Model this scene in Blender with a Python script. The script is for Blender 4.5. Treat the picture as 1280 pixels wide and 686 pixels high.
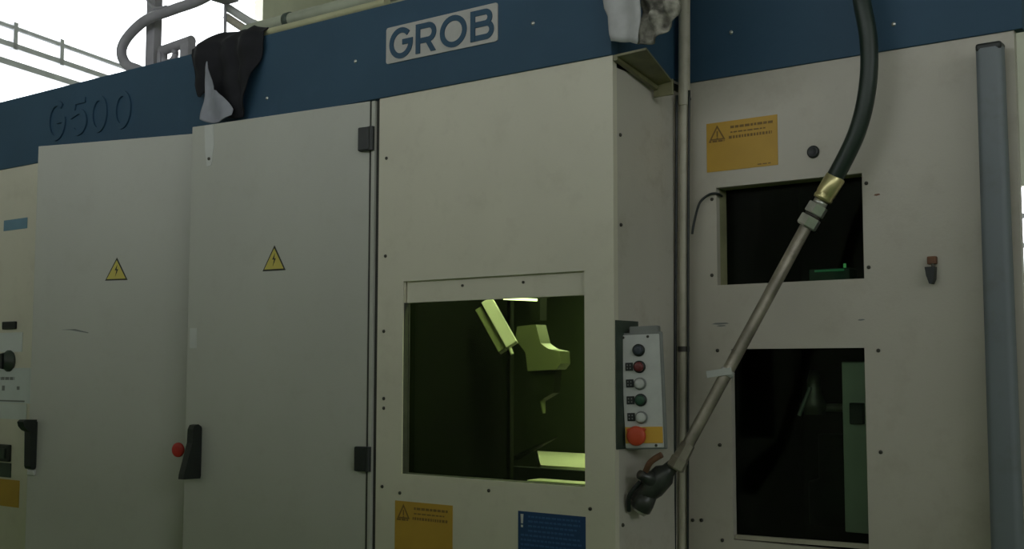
import bpy, bmesh, math, random
from mathutils import Vector, Matrix
random.seed(7)
S = bpy.context.scene
C = S.collection
for o in list(bpy.data.objects):
    bpy.data.objects.remove(o)

# ------------------------------------------------------------------ camera
YAW, PITCH, ROLL = math.radians(-36.95), math.radians(4.632), math.radians(0.066)
fw = Vector((math.sin(YAW)*math.cos(PITCH), math.cos(YAW)*math.cos(PITCH), math.sin(PITCH)))
rt = Vector((math.cos(YAW), -math.sin(YAW), 0))
up = rt.cross(fw)
r2 = rt*math.cos(ROLL)+up*math.sin(ROLL)
u2 = up*math.cos(ROLL)-rt*math.sin(ROLL)
cam_d = bpy.data.cameras.new('camera')
cam_d.sensor_width = 36
cam_d.sensor_fit = 'HORIZONTAL'
cam_d.lens = 41.175
cam_d.clip_start = 0.02
cam = bpy.data.objects.new('camera', cam_d)
C.objects.link(cam)
m = Matrix((r2, u2, -fw)).transposed().to_4x4()
m.translation = Vector((1.6146, -2.5876, 1.55))
cam.matrix_world = m
S.camera = cam

# ------------------------------------------------------------------ world, exposure
W = bpy.data.worlds.new('overcast')
S.world = W
W.use_nodes = True
W.node_tree.nodes['Background'].inputs[0].default_value = (0.86, 0.92, 1.0, 1)
W.node_tree.nodes['Background'].inputs[1].default_value = 1.0
S.view_settings.view_transform = 'Standard'
S.view_settings.look = 'None'
S.view_settings.gamma = 1
S.view_settings.use_curve_mapping = False
S.view_settings.exposure = -1.0
DAY = 7.0            # radiance of the daylit glazing
DAY_BACK = 7.0

# ------------------------------------------------------------------ materials
MATS = {}
def mat(name, col, rough=0.5, metal=0.0, var=0.12, scale=6.0, bump=0.0, bscale=60.0, stretch=(1, 1, 1), dirt=None, dirt_amt=0.0, spec=0.5):
    if name in MATS:
        return MATS[name]
    M = bpy.data.materials.new(name)
    M.use_nodes = True
    nt = M.node_tree
    b = nt.nodes['Principled BSDF']
    b.inputs['Roughness'].default_value = rough
    b.inputs['Metallic'].default_value = metal
    b.inputs['Specular IOR Level'].default_value = spec
    tc = nt.nodes.new('ShaderNodeTexCoord')
    mp = nt.nodes.new('ShaderNodeMapping')
    mp.inputs['Scale'].default_value = stretch
    nt.links.new(tc.outputs['Object'], mp.inputs['Vector'])
    n = nt.nodes.new('ShaderNodeTexNoise')
    n.inputs['Scale'].default_value = scale
    n.inputs['Detail'].default_value = 6
    nt.links.new(mp.outputs['Vector'], n.inputs['Vector'])
    rp = nt.nodes.new('ShaderNodeValToRGB')
    rp.color_ramp.elements[0].position = 0.3
    rp.color_ramp.elements[1].position = 0.7
    rp.color_ramp.elements[0].color = tuple(c*(1-var) for c in col)+(1,)
    rp.color_ramp.elements[1].color = tuple(min(1, c*(1+var)) for c in col)+(1,)
    nt.links.new(n.outputs['Fac'], rp.inputs['Fac'])
    out = rp.outputs['Color']
    if dirt:
        n2 = nt.nodes.new('ShaderNodeTexNoise')
        n2.inputs['Scale'].default_value = 9.0
        n2.inputs['Detail'].default_value = 10
        n2.inputs['Roughness'].default_value = 0.7
        nt.links.new(tc.outputs['Object'], n2.inputs['Vector'])
        r3 = nt.nodes.new('ShaderNodeValToRGB')
        r3.color_ramp.elements[0].position = 0.52
        r3.color_ramp.elements[1].position = 0.78
        r3.color_ramp.elements[0].color = (0, 0, 0, 1)
        r3.color_ramp.elements[1].color = (dirt_amt, dirt_amt, dirt_amt, 1)
        nt.links.new(n2.outputs['Fac'], r3.inputs['Fac'])
        mx = nt.nodes.new('ShaderNodeMixRGB')
        mx.inputs[2].default_value = tuple(dirt)+(1,)
        nt.links.new(r3.outputs['Color'], mx.inputs[0])
        nt.links.new(out, mx.inputs[1])
        out = mx.outputs[0]
    nt.links.new(out, b.inputs['Base Color'])
    if bump:
        n4 = nt.nodes.new('ShaderNodeTexNoise')
        n4.inputs['Scale'].default_value = bscale
        n4.inputs['Detail'].default_value = 4
        nt.links.new(tc.outputs['Object'], n4.inputs['Vector'])
        bp = nt.nodes.new('ShaderNodeBump')
        bp.inputs['Strength'].default_value = bump
        bp.inputs['Distance'].default_value = 0.01
        nt.links.new(n4.outputs['Fac'], bp.inputs['Height'])
        nt.links.new(bp.outputs['Normal'], b.inputs['Normal'])
    MATS[name] = M
    return M

def emit(name, col, strength):
    M = bpy.data.materials.new(name)
    M.use_nodes = True
    nt = M.node_tree
    nt.nodes.clear()
    o = nt.nodes.new('ShaderNodeOutputMaterial')
    e = nt.nodes.new('ShaderNodeEmission')
    e.inputs[0].default_value = tuple(col)+(1,)
    e.inputs[1].default_value = strength
    nt.links.new(e.outputs[0], o.inputs[0])
    return M

def glass(name, tint, gloss=0.05, rough=0.03):
    M = bpy.data.materials.new(name)
    M.use_nodes = True
    nt = M.node_tree
    nt.nodes.clear()
    o = nt.nodes.new('ShaderNodeOutputMaterial')
    t = nt.nodes.new('ShaderNodeBsdfTransparent')
    t.inputs[0].default_value = tuple(tint)+(1,)
    g = nt.nodes.new('ShaderNodeBsdfGlossy')
    g.inputs['Roughness'].default_value = rough
    mx = nt.nodes.new('ShaderNodeMixShader')
    mx.inputs[0].default_value = gloss
    nt.links.new(t.outputs[0], mx.inputs[1])
    nt.links.new(g.outputs[0], mx.inputs[2])
    nt.links.new(mx.outputs[0], o.inputs[0])
    return M

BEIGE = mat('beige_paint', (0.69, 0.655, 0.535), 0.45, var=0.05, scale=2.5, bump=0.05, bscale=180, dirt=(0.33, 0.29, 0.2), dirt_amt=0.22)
RECSHADE = mat('beige_recess_shade', (0.54, 0.505, 0.43), 0.45, var=0.06, scale=2.5, bump=0.05, bscale=180, dirt=(0.30, 0.25, 0.18), dirt_amt=0.3)  # beige darkened to put the recess's weaker light into the colour
DOORP = mat('cabinet_grey_paint', (0.505, 0.505, 0.45), 0.42, var=0.05, scale=2.0, bump=0.05, bscale=160, stretch=(1, 1, .4), dirt=(0.3, 0.28, 0.2), dirt_amt=0.18)
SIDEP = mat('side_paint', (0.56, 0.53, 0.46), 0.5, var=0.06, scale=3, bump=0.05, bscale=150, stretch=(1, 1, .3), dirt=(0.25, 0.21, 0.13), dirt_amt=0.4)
BLUE = mat('blue_paint', (0.038, 0.086, 0.140), 0.55, spec=0.25, var=0.08, scale=3, bump=0.04, bscale=140, dirt=(0.05, 0.10, 0.17), dirt_amt=0.4)
DARK = mat('black_plastic', (0.012, 0.016, 0.015), 0.45, var=0.2, scale=20)
DGREEN = mat('dark_green_steel', (0.04, 0.06, 0.045), 0.5, var=0.25, scale=12, dirt=(0.1, 0.09, 0.06), dirt_amt=0.5)
SEAL = mat('seal_rubber', (0.05, 0.05, 0.045), 0.8, var=0.2, scale=30)
GREYBOX = mat('grey_plastic', (0.20, 0.21, 0.20), 0.5, var=0.1, scale=20)
PLATE = mat('aluminium_plate', (0.56, 0.57, 0.55), 0.4, metal=0.0, var=0.06, scale=25)
NAMEP = mat('nameplate_silver', (0.48, 0.47, 0.44), 0.4, var=0.08, scale=25)
SCREW = mat('dark_screw', (0.07, 0.065, 0.055), 0.45, metal=0.6, var=0.3, scale=40)
STEEL = mat('worn_steel', (0.31, 0.28, 0.225), 0.38, metal=0.5, var=0.35, scale=14, dirt=(0.07, 0.05, 0.03), dirt_amt=0.9)
ZINC = mat('zinc_fitting', (0.60, 0.60, 0.56), 0.3, metal=0.8, var=0.15, scale=30)
BRASS = mat('brass_ferrule', (0.58, 0.52, 0.26), 0.3, metal=0.75, var=0.15, scale=20)
RUBBER = mat('black_green_rubber', (0.013, 0.026, 0.018), 0.42, var=0.2, scale=10)
VALVE = mat('oily_valve', (0.06, 0.065, 0.06), 0.35, metal=0.4, var=0.4, scale=25, dirt=(0.2, 0.1, 0.05), dirt_amt=0.6)
RUST = mat('rusty_brown', (0.16, 0.075, 0.04), 0.7, var=0.3, scale=40)
ORANGE = mat('orange_label', (0.54, 0.32, 0.04), 0.5, var=0.06, scale=10)
ORINK = mat('brown_ink', (0.22, 0.13, 0.03), 0.6, var=0.1)
YELLOW = mat('yellow_label', (0.60, 0.50, 0.10), 0.5, var=0.06)
BLACKI = mat('black_ink', (0.03, 0.03, 0.02), 0.6, var=0.1)
BLUEL = mat('blue_label', (0.012, 0.055, 0.16), 0.5, var=0.08)
BLUEINK = mat('pale_blue_ink', (0.035, 0.11, 0.27), 0.5, var=0.08)
BLUETAPE = mat('pale_blue_label', (0.13, 0.25, 0.34), 0.5, var=0.1)
WHITE = mat('white_paper', (0.62, 0.66, 0.64), 0.7, var=0.06, scale=8)
PAPER2 = mat('paper_shade', (0.66, 0.69, 0.66), 0.7, var=0.05)
INK = mat('grey_ink', (0.2, 0.21, 0.2), 0.7, var=0.1)
TAPE = mat('clear_tape', (0.60, 0.61, 0.58), 0.3, var=0.08)
RED = mat('red_plastic', (0.55, 0.03, 0.02), 0.4, var=0.08)
REDORANGE = mat('red_orange_plastic', (0.58, 0.07, 0.025), 0.45, var=0.1)
DRED = mat('dark_red_plastic', (0.16, 0.03, 0.03), 0.4, var=0.1)
DBLUE = mat('blue_black_plastic', (0.035, 0.045, 0.06), 0.4, var=0.1)
GREENB = mat('green_plastic', (0.02, 0.075, 0.04), 0.4, var=0.1)
WHITEB = mat('white_plastic', (0.55, 0.56, 0.54), 0.35, var=0.05)
AMBER = mat('amber_plate', (0.70, 0.40, 0.05), 0.45, var=0.06)
GREYPOST = mat('blue_grey_paint', (0.18, 0.205, 0.225), 0.5, var=0.1, scale=4, stretch=(1, 1, .2), dirt=(0.1, 0.09, 0.07), dirt_amt=0.4)
DUCTG = mat('galvanised_conduit', (0.46, 0.43, 0.34), 0.45, var=0.15, scale=12, stretch=(1, 1, .2), dirt=(0.2, 0.17, 0.09), dirt_amt=0.6)
OLIVE = mat('oily_bracket', (0.17, 0.165, 0.08), 0.4, var=0.25, scale=14, dirt=(0.08, 0.08, 0.03), dirt_amt=0.7)
GREENPIPE = mat('grey_green_pipe', (0.38, 0.41, 0.31), 0.4, var=0.15, scale=10)
TOPPIPE = mat('yellowed_pipe', (0.50, 0.49, 0.30), 0.4, var=0.15, scale=10)
CLOTH = mat('black_cloth', (0.012, 0.012, 0.016), 0.9, var=0.3, scale=15)
BAG = mat('dusty_plastic_sheet', (0.31, 0.32, 0.37), 0.5, var=0.15, scale=14)
RAGW = mat('grey_rag', (0.46, 0.46, 0.46), 0.9, var=0.15, scale=18)
RAGD = mat('stained_rag', (0.26, 0.25, 0.21), 0.9, var=0.75, scale=34, dirt=(0.03, 0.03, 0.02), dirt_amt=1.0)
CABLE = mat('grey_cable', (0.34, 0.33, 0.36), 0.5, var=0.15, scale=10)
LINER = mat('chamber_liner', (0.012, 0.017, 0.008), 0.6, var=0.25, scale=5, dirt=(0.02, 0.025, 0.01), dirt_amt=0.4, spec=0.2)
BEDM = mat('bed_steel', (0.62, 0.62, 0.52), 0.35, var=0.1, scale=10)
INNER = mat('inner_panel_paint', (0.55, 0.56, 0.46), 0.5, var=0.1, scale=5)
SPIN = mat('spindle_paint', (0.17, 0.19, 0.10), 0.5, var=0.15)
CHEEK = mat('cheek_shade_black', (0.004, 0.006, 0.003), 0.85, var=0.2, spec=0.05)  # near-black colour stands in for shade on the lamp-lit cheek
PALEBAR = mat('pale_bar_paint', (0.62, 0.62, 0.54), 0.5, var=0.06)
REVEAL = mat('olive_reveal', (0.34, 0.335, 0.19), 0.5, var=0.2, scale=12)
HALLW = mat('hall_wall_paint', (0.60, 0.60, 0.48), 0.8, var=0.1, scale=1.5)
HALLC = mat('hall_ceiling_paint', (0.35, 0.36, 0.32), 0.85, var=0.1, scale=1.0)
FLOORM = mat('green_floor_paint', (0.08, 0.205, 0.035), 0.55, var=0.25, scale=1.2, bump=0.1, bscale=30, dirt=(0.06, 0.06, 0.05), dirt_amt=0.6)
BARM = mat('glare_paled_steel', (0.75, 0.75, 0.78), 0.6, var=0.1)  # steel colour paled to imitate the window glare
DAYM = emit('daylit_glazing', (0.93, 0.97, 1.0), DAY)
DAYB = emit('daylit_glazing_back', (0.93, 0.97, 1.0), DAY_BACK)
GL1 = glass('green_laminated_glass', (0.74, 0.84, 0.58), 0.02, 0.05)
GL2 = glass('dark_tinted_glass', (0.72, 0.80, 0.74), 0.015, 0.05)

# ------------------------------------------------------------------ mesh builder
class MB:
    def __init__(s):
        s.v = []; s.f = []; s.mi = []; s.sm = []; s.mats = []
    def midx(s, m):
        if m not in s.mats:
            s.mats.append(m)
        return s.mats.index(m)
    def add(s, vs, fs, m, smooth=False):
        o = len(s.v); k = s.midx(m)
        s.v += [Vector(q) for q in vs]
        for f in fs:
            s.f.append(tuple(i+o for i in f)); s.mi.append(k); s.sm.append(smooth)
    def box(s, x0, x1, y0, y1, z0, z1, m, bev=0.0, M=None):
        bm = bmesh.new()
        bmesh.ops.create_cube(bm, size=1)
        for v in bm.verts:
            v.co = Vector(((x0+x1)/2+v.co.x*(x1-x0), (y0+y1)/2+v.co.y*(y1-y0), (z0+z1)/2+v.co.z*(z1-z0)))
        if bev:
            bmesh.ops.bevel(bm, geom=list(bm.edges), offset=bev, segments=2, affect='EDGES', profile=0.5)
        s.bm(bm, m, M)
    def bm(s, bm, m, M=None, smooth=False):
        bm.verts.index_update()
        vs = [(M @ v.co) if M else v.co.copy() for v in bm.verts]
        s.add(vs, [tuple(v.index for v in f.verts) for f in bm.faces], m, smooth)
        bm.free()
    def cyl(s, p0, p1, r0, m, r1=None, n=20, caps=True):
        p0 = Vector(p0); p1 = Vector(p1); r1 = r0 if r1 is None else r1
        d = (p1-p0).normalized()
        a = d.orthogonal().normalized(); b = d.cross(a)
        vs = []
        for i in range(n):
            t = 2*math.pi*i/n
            e = a*math.cos(t)+b*math.sin(t)
            vs += [p0+e*r0, p1+e*r1]
        s.add(vs, [(2*i, 2*((i+1) % n), 2*((i+1) % n)+1, 2*i+1) for i in range(n)], m, True)
        if caps:
            s.add([vs[2*i] for i in range(n)], [tuple(range(n))[::-1]], m)
            s.add([vs[2*i+1] for i in range(n)], [tuple(range(n))], m)
    def lathe(s, p0, axis, prof, m, n=20, smooth=True):
        """prof: list of (distance along the axis, radius)"""
        p0 = Vector(p0); d = Vector(axis).normalized()
        a = d.orthogonal().normalized(); b = d.cross(a)
        vs = []
        for (t, r) in prof:
            for i in range(n):
                w = 2*math.pi*i/n
                vs.append(p0+d*t+(a*math.cos(w)+b*math.sin(w))*r)
        fs = []
        for k in range(len(prof)-1):
            for i in range(n):
                j = (i+1) % n
                fs.append((k*n+i, k*n+j, (k+1)*n+j, (k+1)*n+i))
        fs.append(tuple(range(n))[::-1]); fs.append(tuple((len(prof)-1)*n+i for i in range(n)))
        s.add(vs, fs, m, smooth)
    def tube(s, pts, r, m, n=12, sub=6):
        pts = [Vector(p) for p in pts]
        P = []
        for i in range(len(pts)-1):
            a = pts[max(i-1, 0)]; b = pts[i]; c = pts[i+1]; d = pts[min(i+2, len(pts)-1)]
            for k in range(sub):
                t = k/sub
                P.append(0.5*((2*b)+(c-a)*t+(2*a-5*b+4*c-d)*t*t+(3*b-a-3*c+d)*t**3))
        P.append(pts[-1])
        R = r if isinstance(r, (list, tuple)) else None
        nrm = None; vs = []
        for i, p in enumerate(P):
            d = (P[min(i+1, len(P)-1)]-P[max(i-1, 0)]).normalized()
            if nrm is None:
                nrm = d.orthogonal().normalized()
            else:
                nrm = (nrm-d*nrm.dot(d)).normalized()
            b = d.cross(nrm)
            rr = r if R is None else R[0]+(R[1]-R[0])*i/(len(P)-1)
            for k in range(n):
                w = 2*math.pi*k/n
                vs.append(p+(nrm*math.cos(w)+b*math.sin(w))*rr)
        fs = []
        for i in range(len(P)-1):
            for k in range(n):
                j = (k+1) % n
                fs.append((i*n+k, i*n+j, (i+1)*n+j, (i+1)*n+k))
        fs.append(tuple(range(n))[::-1]); fs.append(tuple((len(P)-1)*n+k for k in range(n)))
        s.add(vs, fs, m, True)
    def prism(s, poly, y0, y1, m, M=None):
        """poly in (x, z), extruded from y0 to y1"""
        n = len(poly)
        vs = [Vector((x, y0, z)) for x, z in poly]+[Vector((x, y1, z)) for x, z in poly]
        if M:
            vs = [M @ v for v in vs]
        fs = [tuple(range(n)), tuple(range(2*n-1, n-1, -1))]
        fs += [(i, n+i, n+(i+1) % n, (i+1) % n) for i in range(n)]
        s.add(vs, fs, m)
    def ribbon(s, pts, w, y0, y1, m, closed=False, M=None):
        """a stroke of even width through (x, z) points, extruded in y"""
        P = [Vector((x, z)) for x, z in pts]
        n = len(P); L = []; Rr = []
        for i in range(n):
            if closed:
                a, c = P[(i-1) % n], P[(i+1) % n]
            else:
                a, c = P[max(i-1, 0)], P[min(i+1, n-1)]
            d1 = (P[i]-a).normalized() if (P[i]-a).length > 1e-9 else (c-P[i]).normalized()
            d2 = (c-P[i]).normalized() if (c-P[i]).length > 1e-9 else d1
            n1 = Vector((-d1.y, d1.x)); n2 = Vector((-d2.y, d2.x))
            mm = (n1+n2)
            mm = mm.normalized() if mm.length > 1e-6 else n1
            k = 1/max(0.45, mm.dot(n1))
            L.append(P[i]+mm*w/2*k); Rr.append(P[i]-mm*w/2*k)
        segs = n if closed else n-1
        for i in range(segs):
            j = (i+1) % n
            s.prism([tuple(L[i]), tuple(Rr[i]), tuple(Rr[j]), tuple(L[j])], y0, y1, m, M)
    def holed(s, x0, x1, z0, z1, y0, y1, holes, m):
        xs = sorted({x0, x1}|{h[0] for h in holes}|{h[1] for h in holes})
        zs = sorted({z0, z1}|{h[2] for h in holes}|{h[3] for h in holes})
        def solid(i, j):
            if i < 0 or j < 0 or i >= len(xs)-1 or j >= len(zs)-1:
                return False
            cx = (xs[i]+xs[i+1])/2; cz = (zs[j]+zs[j+1])/2
            return not any(h[0] < cx < h[1] and h[2] < cz < h[3] for h in holes)
        for i in range(len(xs)-1):
            for j in range(len(zs)-1):
                if not solid(i, j):
                    continue
                a, b, c, d = xs[i], xs[i+1], zs[j], zs[j+1]
                q = [(a, y0, c), (b, y0, c), (b, y0, d), (a, y0, d), (a, y1, c), (b, y1, c), (b, y1, d), (a, y1, d)]
                fs = [(0, 1, 2, 3), (7, 6, 5, 4)]
                if not solid(i-1, j): fs.append((0, 3, 7, 4))
                if not solid(i+1, j): fs.append((1, 5, 6, 2))
                if not solid(i, j-1): fs.append((0, 4, 5, 1))
                if not solid(i, j+1): fs.append((3, 2, 6, 7))
                s.add(q, fs, m)
    def build(s, name, parent=None, weld=False):
        me = bpy.data.meshes.new(name)
        me.from_pydata([tuple(v) for v in s.v], [], s.f)
        for m_ in s.mats:
            me.materials.append(m_)
        me.polygons.foreach_set('material_index', s.mi)
        me.polygons.foreach_set('use_smooth', s.sm)
        if weld:
            bm = bmesh.new(); bm.from_mesh(me)
            bmesh.ops.remove_doubles(bm, verts=bm.verts, dist=1e-5)
            bmesh.ops.recalc_face_normals(bm, faces=bm.faces)
            bm.to_mesh(me); bm.free()
        me.update()
        o = bpy.data.objects.new(name, me)
        C.objects.link(o)
        if parent:
            o.parent = parent
        return o

def tag(o, label, cat, group=None):
    o['label'] = label; o['category'] = cat
    if group:
        o['group'] = group
    return o
def thing(name, label, cat, loc=(0, 0, 0), group=None):
    o = bpy.data.objects.new(name, None)
    C.objects.link(o)
    o.location = loc
    o.empty_display_size = 0.1
    return tag(o, label, cat, group)
def keep(o):
    """part built in world coordinates: keep it there under a moved parent"""
    M = Matrix.Identity(4)
    p = o.parent; ch = []
    while p:
        ch.append(p); p = p.parent
    for q in reversed(ch):
        M = M @ q.matrix_basis
    for v in o.data.vertices:
        v.co = M.inverted() @ v.co
    return o
def one(name, fn, parent=None, weld=False):
    b = MB(); fn(b)
    return b.build(name, parent, weld)
def struct(o):
    o['kind'] = 'structure'
    return o

# ------------------------------------------------------------------ the hall
HX0, HX1, HY0, HY1, HZ = -12.0, 7.0, -8.0, 12.0, 8.5
struct(one('floor', lambda b: b.box(-19, HX1, HY0, HY1+6, -0.1, 0, FLOORM)))
struct(one('ceiling', lambda b: b.box(-19, HX1, HY0, HY1+6, HZ, HZ+0.1, HALLC)))
# wall behind the camera: unseen strip window, height set to light the machine front
WF = (-10.0, 6.5, 3.1, 4.7)
struct(one('wall_front', lambda b: b.holed(-19, HX1, 0, HZ, HY0-0.2, HY0, [WF], HALLW)))
w = struct(one('unseen_front_window', lambda b: b.box(WF[0], WF[1], HY0-0.16, HY0-0.14, WF[2], WF[3], DAYM)))
for i in range(12):
    x = WF[0]+i*(WF[1]-WF[0])/11
    one('mullion', lambda b: b.box(x-0.03, x+0.03, HY0-0.12, HY0-0.04, WF[2], WF[3], BARM), w)
# added unseen wall behind the camera, shading the lower machine front
struct(one('unseen_shade_wall', lambda b: b.box(-11.0, 3.5, -4.5, -4.3, 0, 2.95, HALLW)))
# right wall: unseen window added to light the machine's right-facing sides
WR = (-6.5, -1.4, 2.9, 4.5)
def wr(b):
    q = MB(); q.holed(HY0-0.2, HY1+6, 0, HZ, 0, 0.2, [WR], HALLW)
    b.add([(HX1+v.y, v.x, v.z) for v in q.v], [f[::-1] for f in q.f], HALLW)
struct(one('wall_right', wr))
w = struct(one('added_side_window', lambda b: b.box(HX1+0.14, HX1+0.16, WR[0], WR[1], WR[2], WR[3], DAYM)))
for i in range(5):
    y = WR[0]+i*(WR[1]-WR[0])/4
    one('mullion', lambda b: b.box(HX1+0.04, HX1+0.12, y-0.03, y+0.03, WR[2], WR[3], BARM), w)
# back wall: low window past the machine, widened unseen to brighten the left wall
WB = (-7.0, 2.6, 2.35, 3.72)
struct(one('wall_back', lambda b: b.holed(-19, HX1, 0, HZ, HY1, HY1+0.2, [WB], HALLW)))
w = struct(one('window_2', lambda b: b.box(WB[0], WB[1], HY1+0.12, HY1+0.14, WB[2], WB[3], DAYB)))
for z in (2.66, 3.02, 3.37):
    one('glazing_bar', lambda b: b.box(WB[0], WB[1], HY1+0.05, HY1+0.11, z-0.03, z+0.03, BARM), w)
for i in range(11):
    x = WB[0]+0.03+i*(WB[1]-WB[0]-0.06)/10
    one('glazing_bar', lambda b: b.box(x-0.03, x+0.03, HY1+0.05, HY1+0.11, WB[2], WB[3], BARM), w)
# left wall, not square to the machine, glazed high up
AZ = math.radians(-15.7)
LW = Matrix.Translation((-9, 0, 0)) @ Matrix.Rotation(math.pi/2-AZ, 4, 'Z')   # local x runs along the wall, local y to its back (left)
def leftbox(b, s0, s1, y0, y1, z0, z1, m_):
    b.box(s0, s1, y0, y1, z0, z1, m_, M=LW)
GW = (1.2, 9.0, 3.4, 8.2)
def lw(b):
    q = MB(); q.holed(-9.5, 20, 0, HZ, 0, 0.2, [GW], HALLW)
    b.add([LW @ v for v in q.v], q.f, HALLW)
struct(one('wall_left', lw))
w = struct(one('window_1', lambda b: leftbox(b, GW[0], GW[1], 0.14, 0.16, GW[2], GW[3], DAYM)))
for z, h in ((4.84, 0.035), (5.04, 0.03)):
    one('transom', lambda b: leftbox(b, GW[0], GW[1], 0.02, 0.12, z-h, z+h, BARM), w)
one('glazing_tube', lambda b: b.cyl(LW @ Vector((GW[0], 0.05, 5.24)), LW @ Vector((GW[1], 0.05, 5.24)), 0.03, BARM), w)
for s_ in (2.2, 3.4, 4.30, 5.0, 6.7):
    one('glazing_post', lambda b: leftbox(b, s_-0.03, s_+0.03, 0.02, 0.1, 5.0 if s_ > 4 else GW[2], 5.3 if s_ > 4 else GW[3], BARM), w)

# ------------------------------------------------------------------ machine enclosure
ZB = 2.378          # underside of the blue fascia
ENC = thing('machine_enclosure', 'beige sheet-metal machine tool enclosure with dark viewing windows', 'machine', (-0.42, 0.0, 0.0))
def epart(name, fn, parent=ENC, weld=False):
    return keep(one(name, fn, parent, weld))
WIN1 = (-0.737, -0.092, 1.244, 1.811)
WIN2 = (0.104, 0.525, 1.786, 2.062)
WIN3 = (0.143, 0.521, 1.086, 1.607)
RY = 0.38
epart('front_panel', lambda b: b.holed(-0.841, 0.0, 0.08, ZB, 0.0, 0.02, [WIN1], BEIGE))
def strip(b):
    b.box(WIN1[0]+0.004, WIN1[1], 0.012, 0.022, 1.747, WIN1[3]+0.002, BEIGE, 0.001)
    for x in (-0.518, -0.301):
        b.cyl((x, 0.012, 1.79), (x, 0.009, 1.79), 0.004, SCREW, n=10)
epart('window_top_strip', strip)
epart('window_seal', lambda b: b.holed(WIN1[0]-0.01, WIN1[1]+0.01, WIN1[2]-0.01, WIN1[3]+0.01, 0.022, 0.027, [(WIN1[0]+0.004, WIN1[1]-0.002, WIN1[2]+0.002, WIN1[3])], SEAL))
def rim_dark(b):  # dark strips added to hide lamp light on the window rim
    b.box(WIN1[0], WIN1[0]+0.0025, 0.004, 0.022, WIN1[2], 1.747, SEAL)
    b.box(WIN1[0], WIN1[1], 0.004, 0.022, WIN1[2], WIN1[2]+0.0012, SEAL)
    b.box(WIN1[1]-0.002, WIN1[1], 0.004, 0.022, WIN1[2], 1.747, SEAL)
epart('rim_darkening', rim_dark)
epart('window_pane', lambda b: b.box(WIN1[0]-0.005, WIN1[1]+0.005, 0.028, 0.034, WIN1[2]-0.005, WIN1[3]+0.005, GL1))
epart('window_sill', lambda b: b.box(-0.31, WIN1[1]+0.06, 0.04, 0.10, 1.225, 1.2475, BEDM, 0.002))
epart('side_panel', lambda b: b.box(-0.018, 0.0, 0.02, 0.25, 0.08, ZB, SIDEP))
epart('side_panel', lambda b: b.box(-0.022, -0.004, 0.254, RY, 0.08, ZB, SIDEP))
epart('recess_panel', lambda b: b.holed(-0.02, 0.911, 0.08, ZB-0.004, RY, RY+0.02, [WIN2, WIN3], RECSHADE))
# window in the upper right: a deep olive reveal and a dark pane
def rev(b):
    x0, x1, z0, z1 = WIN2
    t = 0.006
    b.box(x0-t, x0, RY+0.02, RY+0.062, z0-t, z1+t, REVEAL)
    b.box(x1, x1+t, RY+0.02, RY+0.062, z0-t, z1+t, REVEAL)
    b.box(x0, x1, RY+0.02, RY+0.062, z1, z1+t, REVEAL)
    b.box(x0, x1, RY+0.02, RY+0.062, z0-t, z0, REVEAL)
epart('window_reveal', rev)
epart('window_pane', lambda b: b.box(WIN2[0]-0.006, WIN2[1]+0.006, RY+0.063, RY+0.069, WIN2[2]-0.006, WIN2[3]+0.006, GL2))
epart('window_pane', lambda b: b.box(WIN3[0]-0.01, WIN3[1]+0.01, RY+0.022, RY+0.028, WIN3[2]-0.01, WIN3[3]+0.01, GL2))
def sill3(b):
    b.prism([(WIN3[0]+0.002, 1.099), (WIN3[1]-0.002, 1.106), (WIN3[1]-0.002, 1.094), (WIN3[0]+0.002, 1.088)], RY+0.004, RY+0.018, DUCTG)
epart('window_sill', sill3)
# body behind the panels: dark shells so that the chambers are closed
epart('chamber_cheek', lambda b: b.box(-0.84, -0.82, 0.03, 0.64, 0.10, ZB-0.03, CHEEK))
def shell(b):
    b.box(-0.84, -0.82, 0.62, 0.66, 0.08, ZB, LINER)  
    b.box(-1.9, 0.0, 1.58, 1.60, 0.08, ZB, LINER)
    b.box(-1.9, -1.88, 0.62, 1.58, 0.08, ZB, LINER)
    b.box(-1.88, -0.84, 0.62, 0.64, 0.08, ZB, LINER)
    b.box(-1.9, 0.0, 0.02, 1.60, ZB-0.03, ZB-0.01, LINER)
    b.box(-1.9, -0.02, 0.02, 1.60, 0.08, 0.1, LINER)
    b.box(-0.04, -0.022, RY, 1.58, 0.08, ZB-0.03, LINER)
epart('chamber_liner', shell)
def shell2(b):
    b.box(-0.02, 0.58, 1.2, 1.22, 0.08, ZB, LINER)
    b.box(0.56, 0.58, RY+0.02, 1.2, 0.08, ZB, LINER)
    b.box(-0.02, 0.58, RY+0.02, 1.22, ZB-0.02, ZB, LINER)
    b.box(-0.02, 0.0, RY+0.02, 1.2, 0.08, ZB, LINER)
    b.box(0.0, 0.56, RY+0.03, 1.2, 1.68, 1.70, LINER)
epart('inner_shell', shell2)
epart('plinth', lambda b: b.box(-0.84, 0.58, 0.06, 1.2, 0.0, 0.08, DGREEN))
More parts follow.
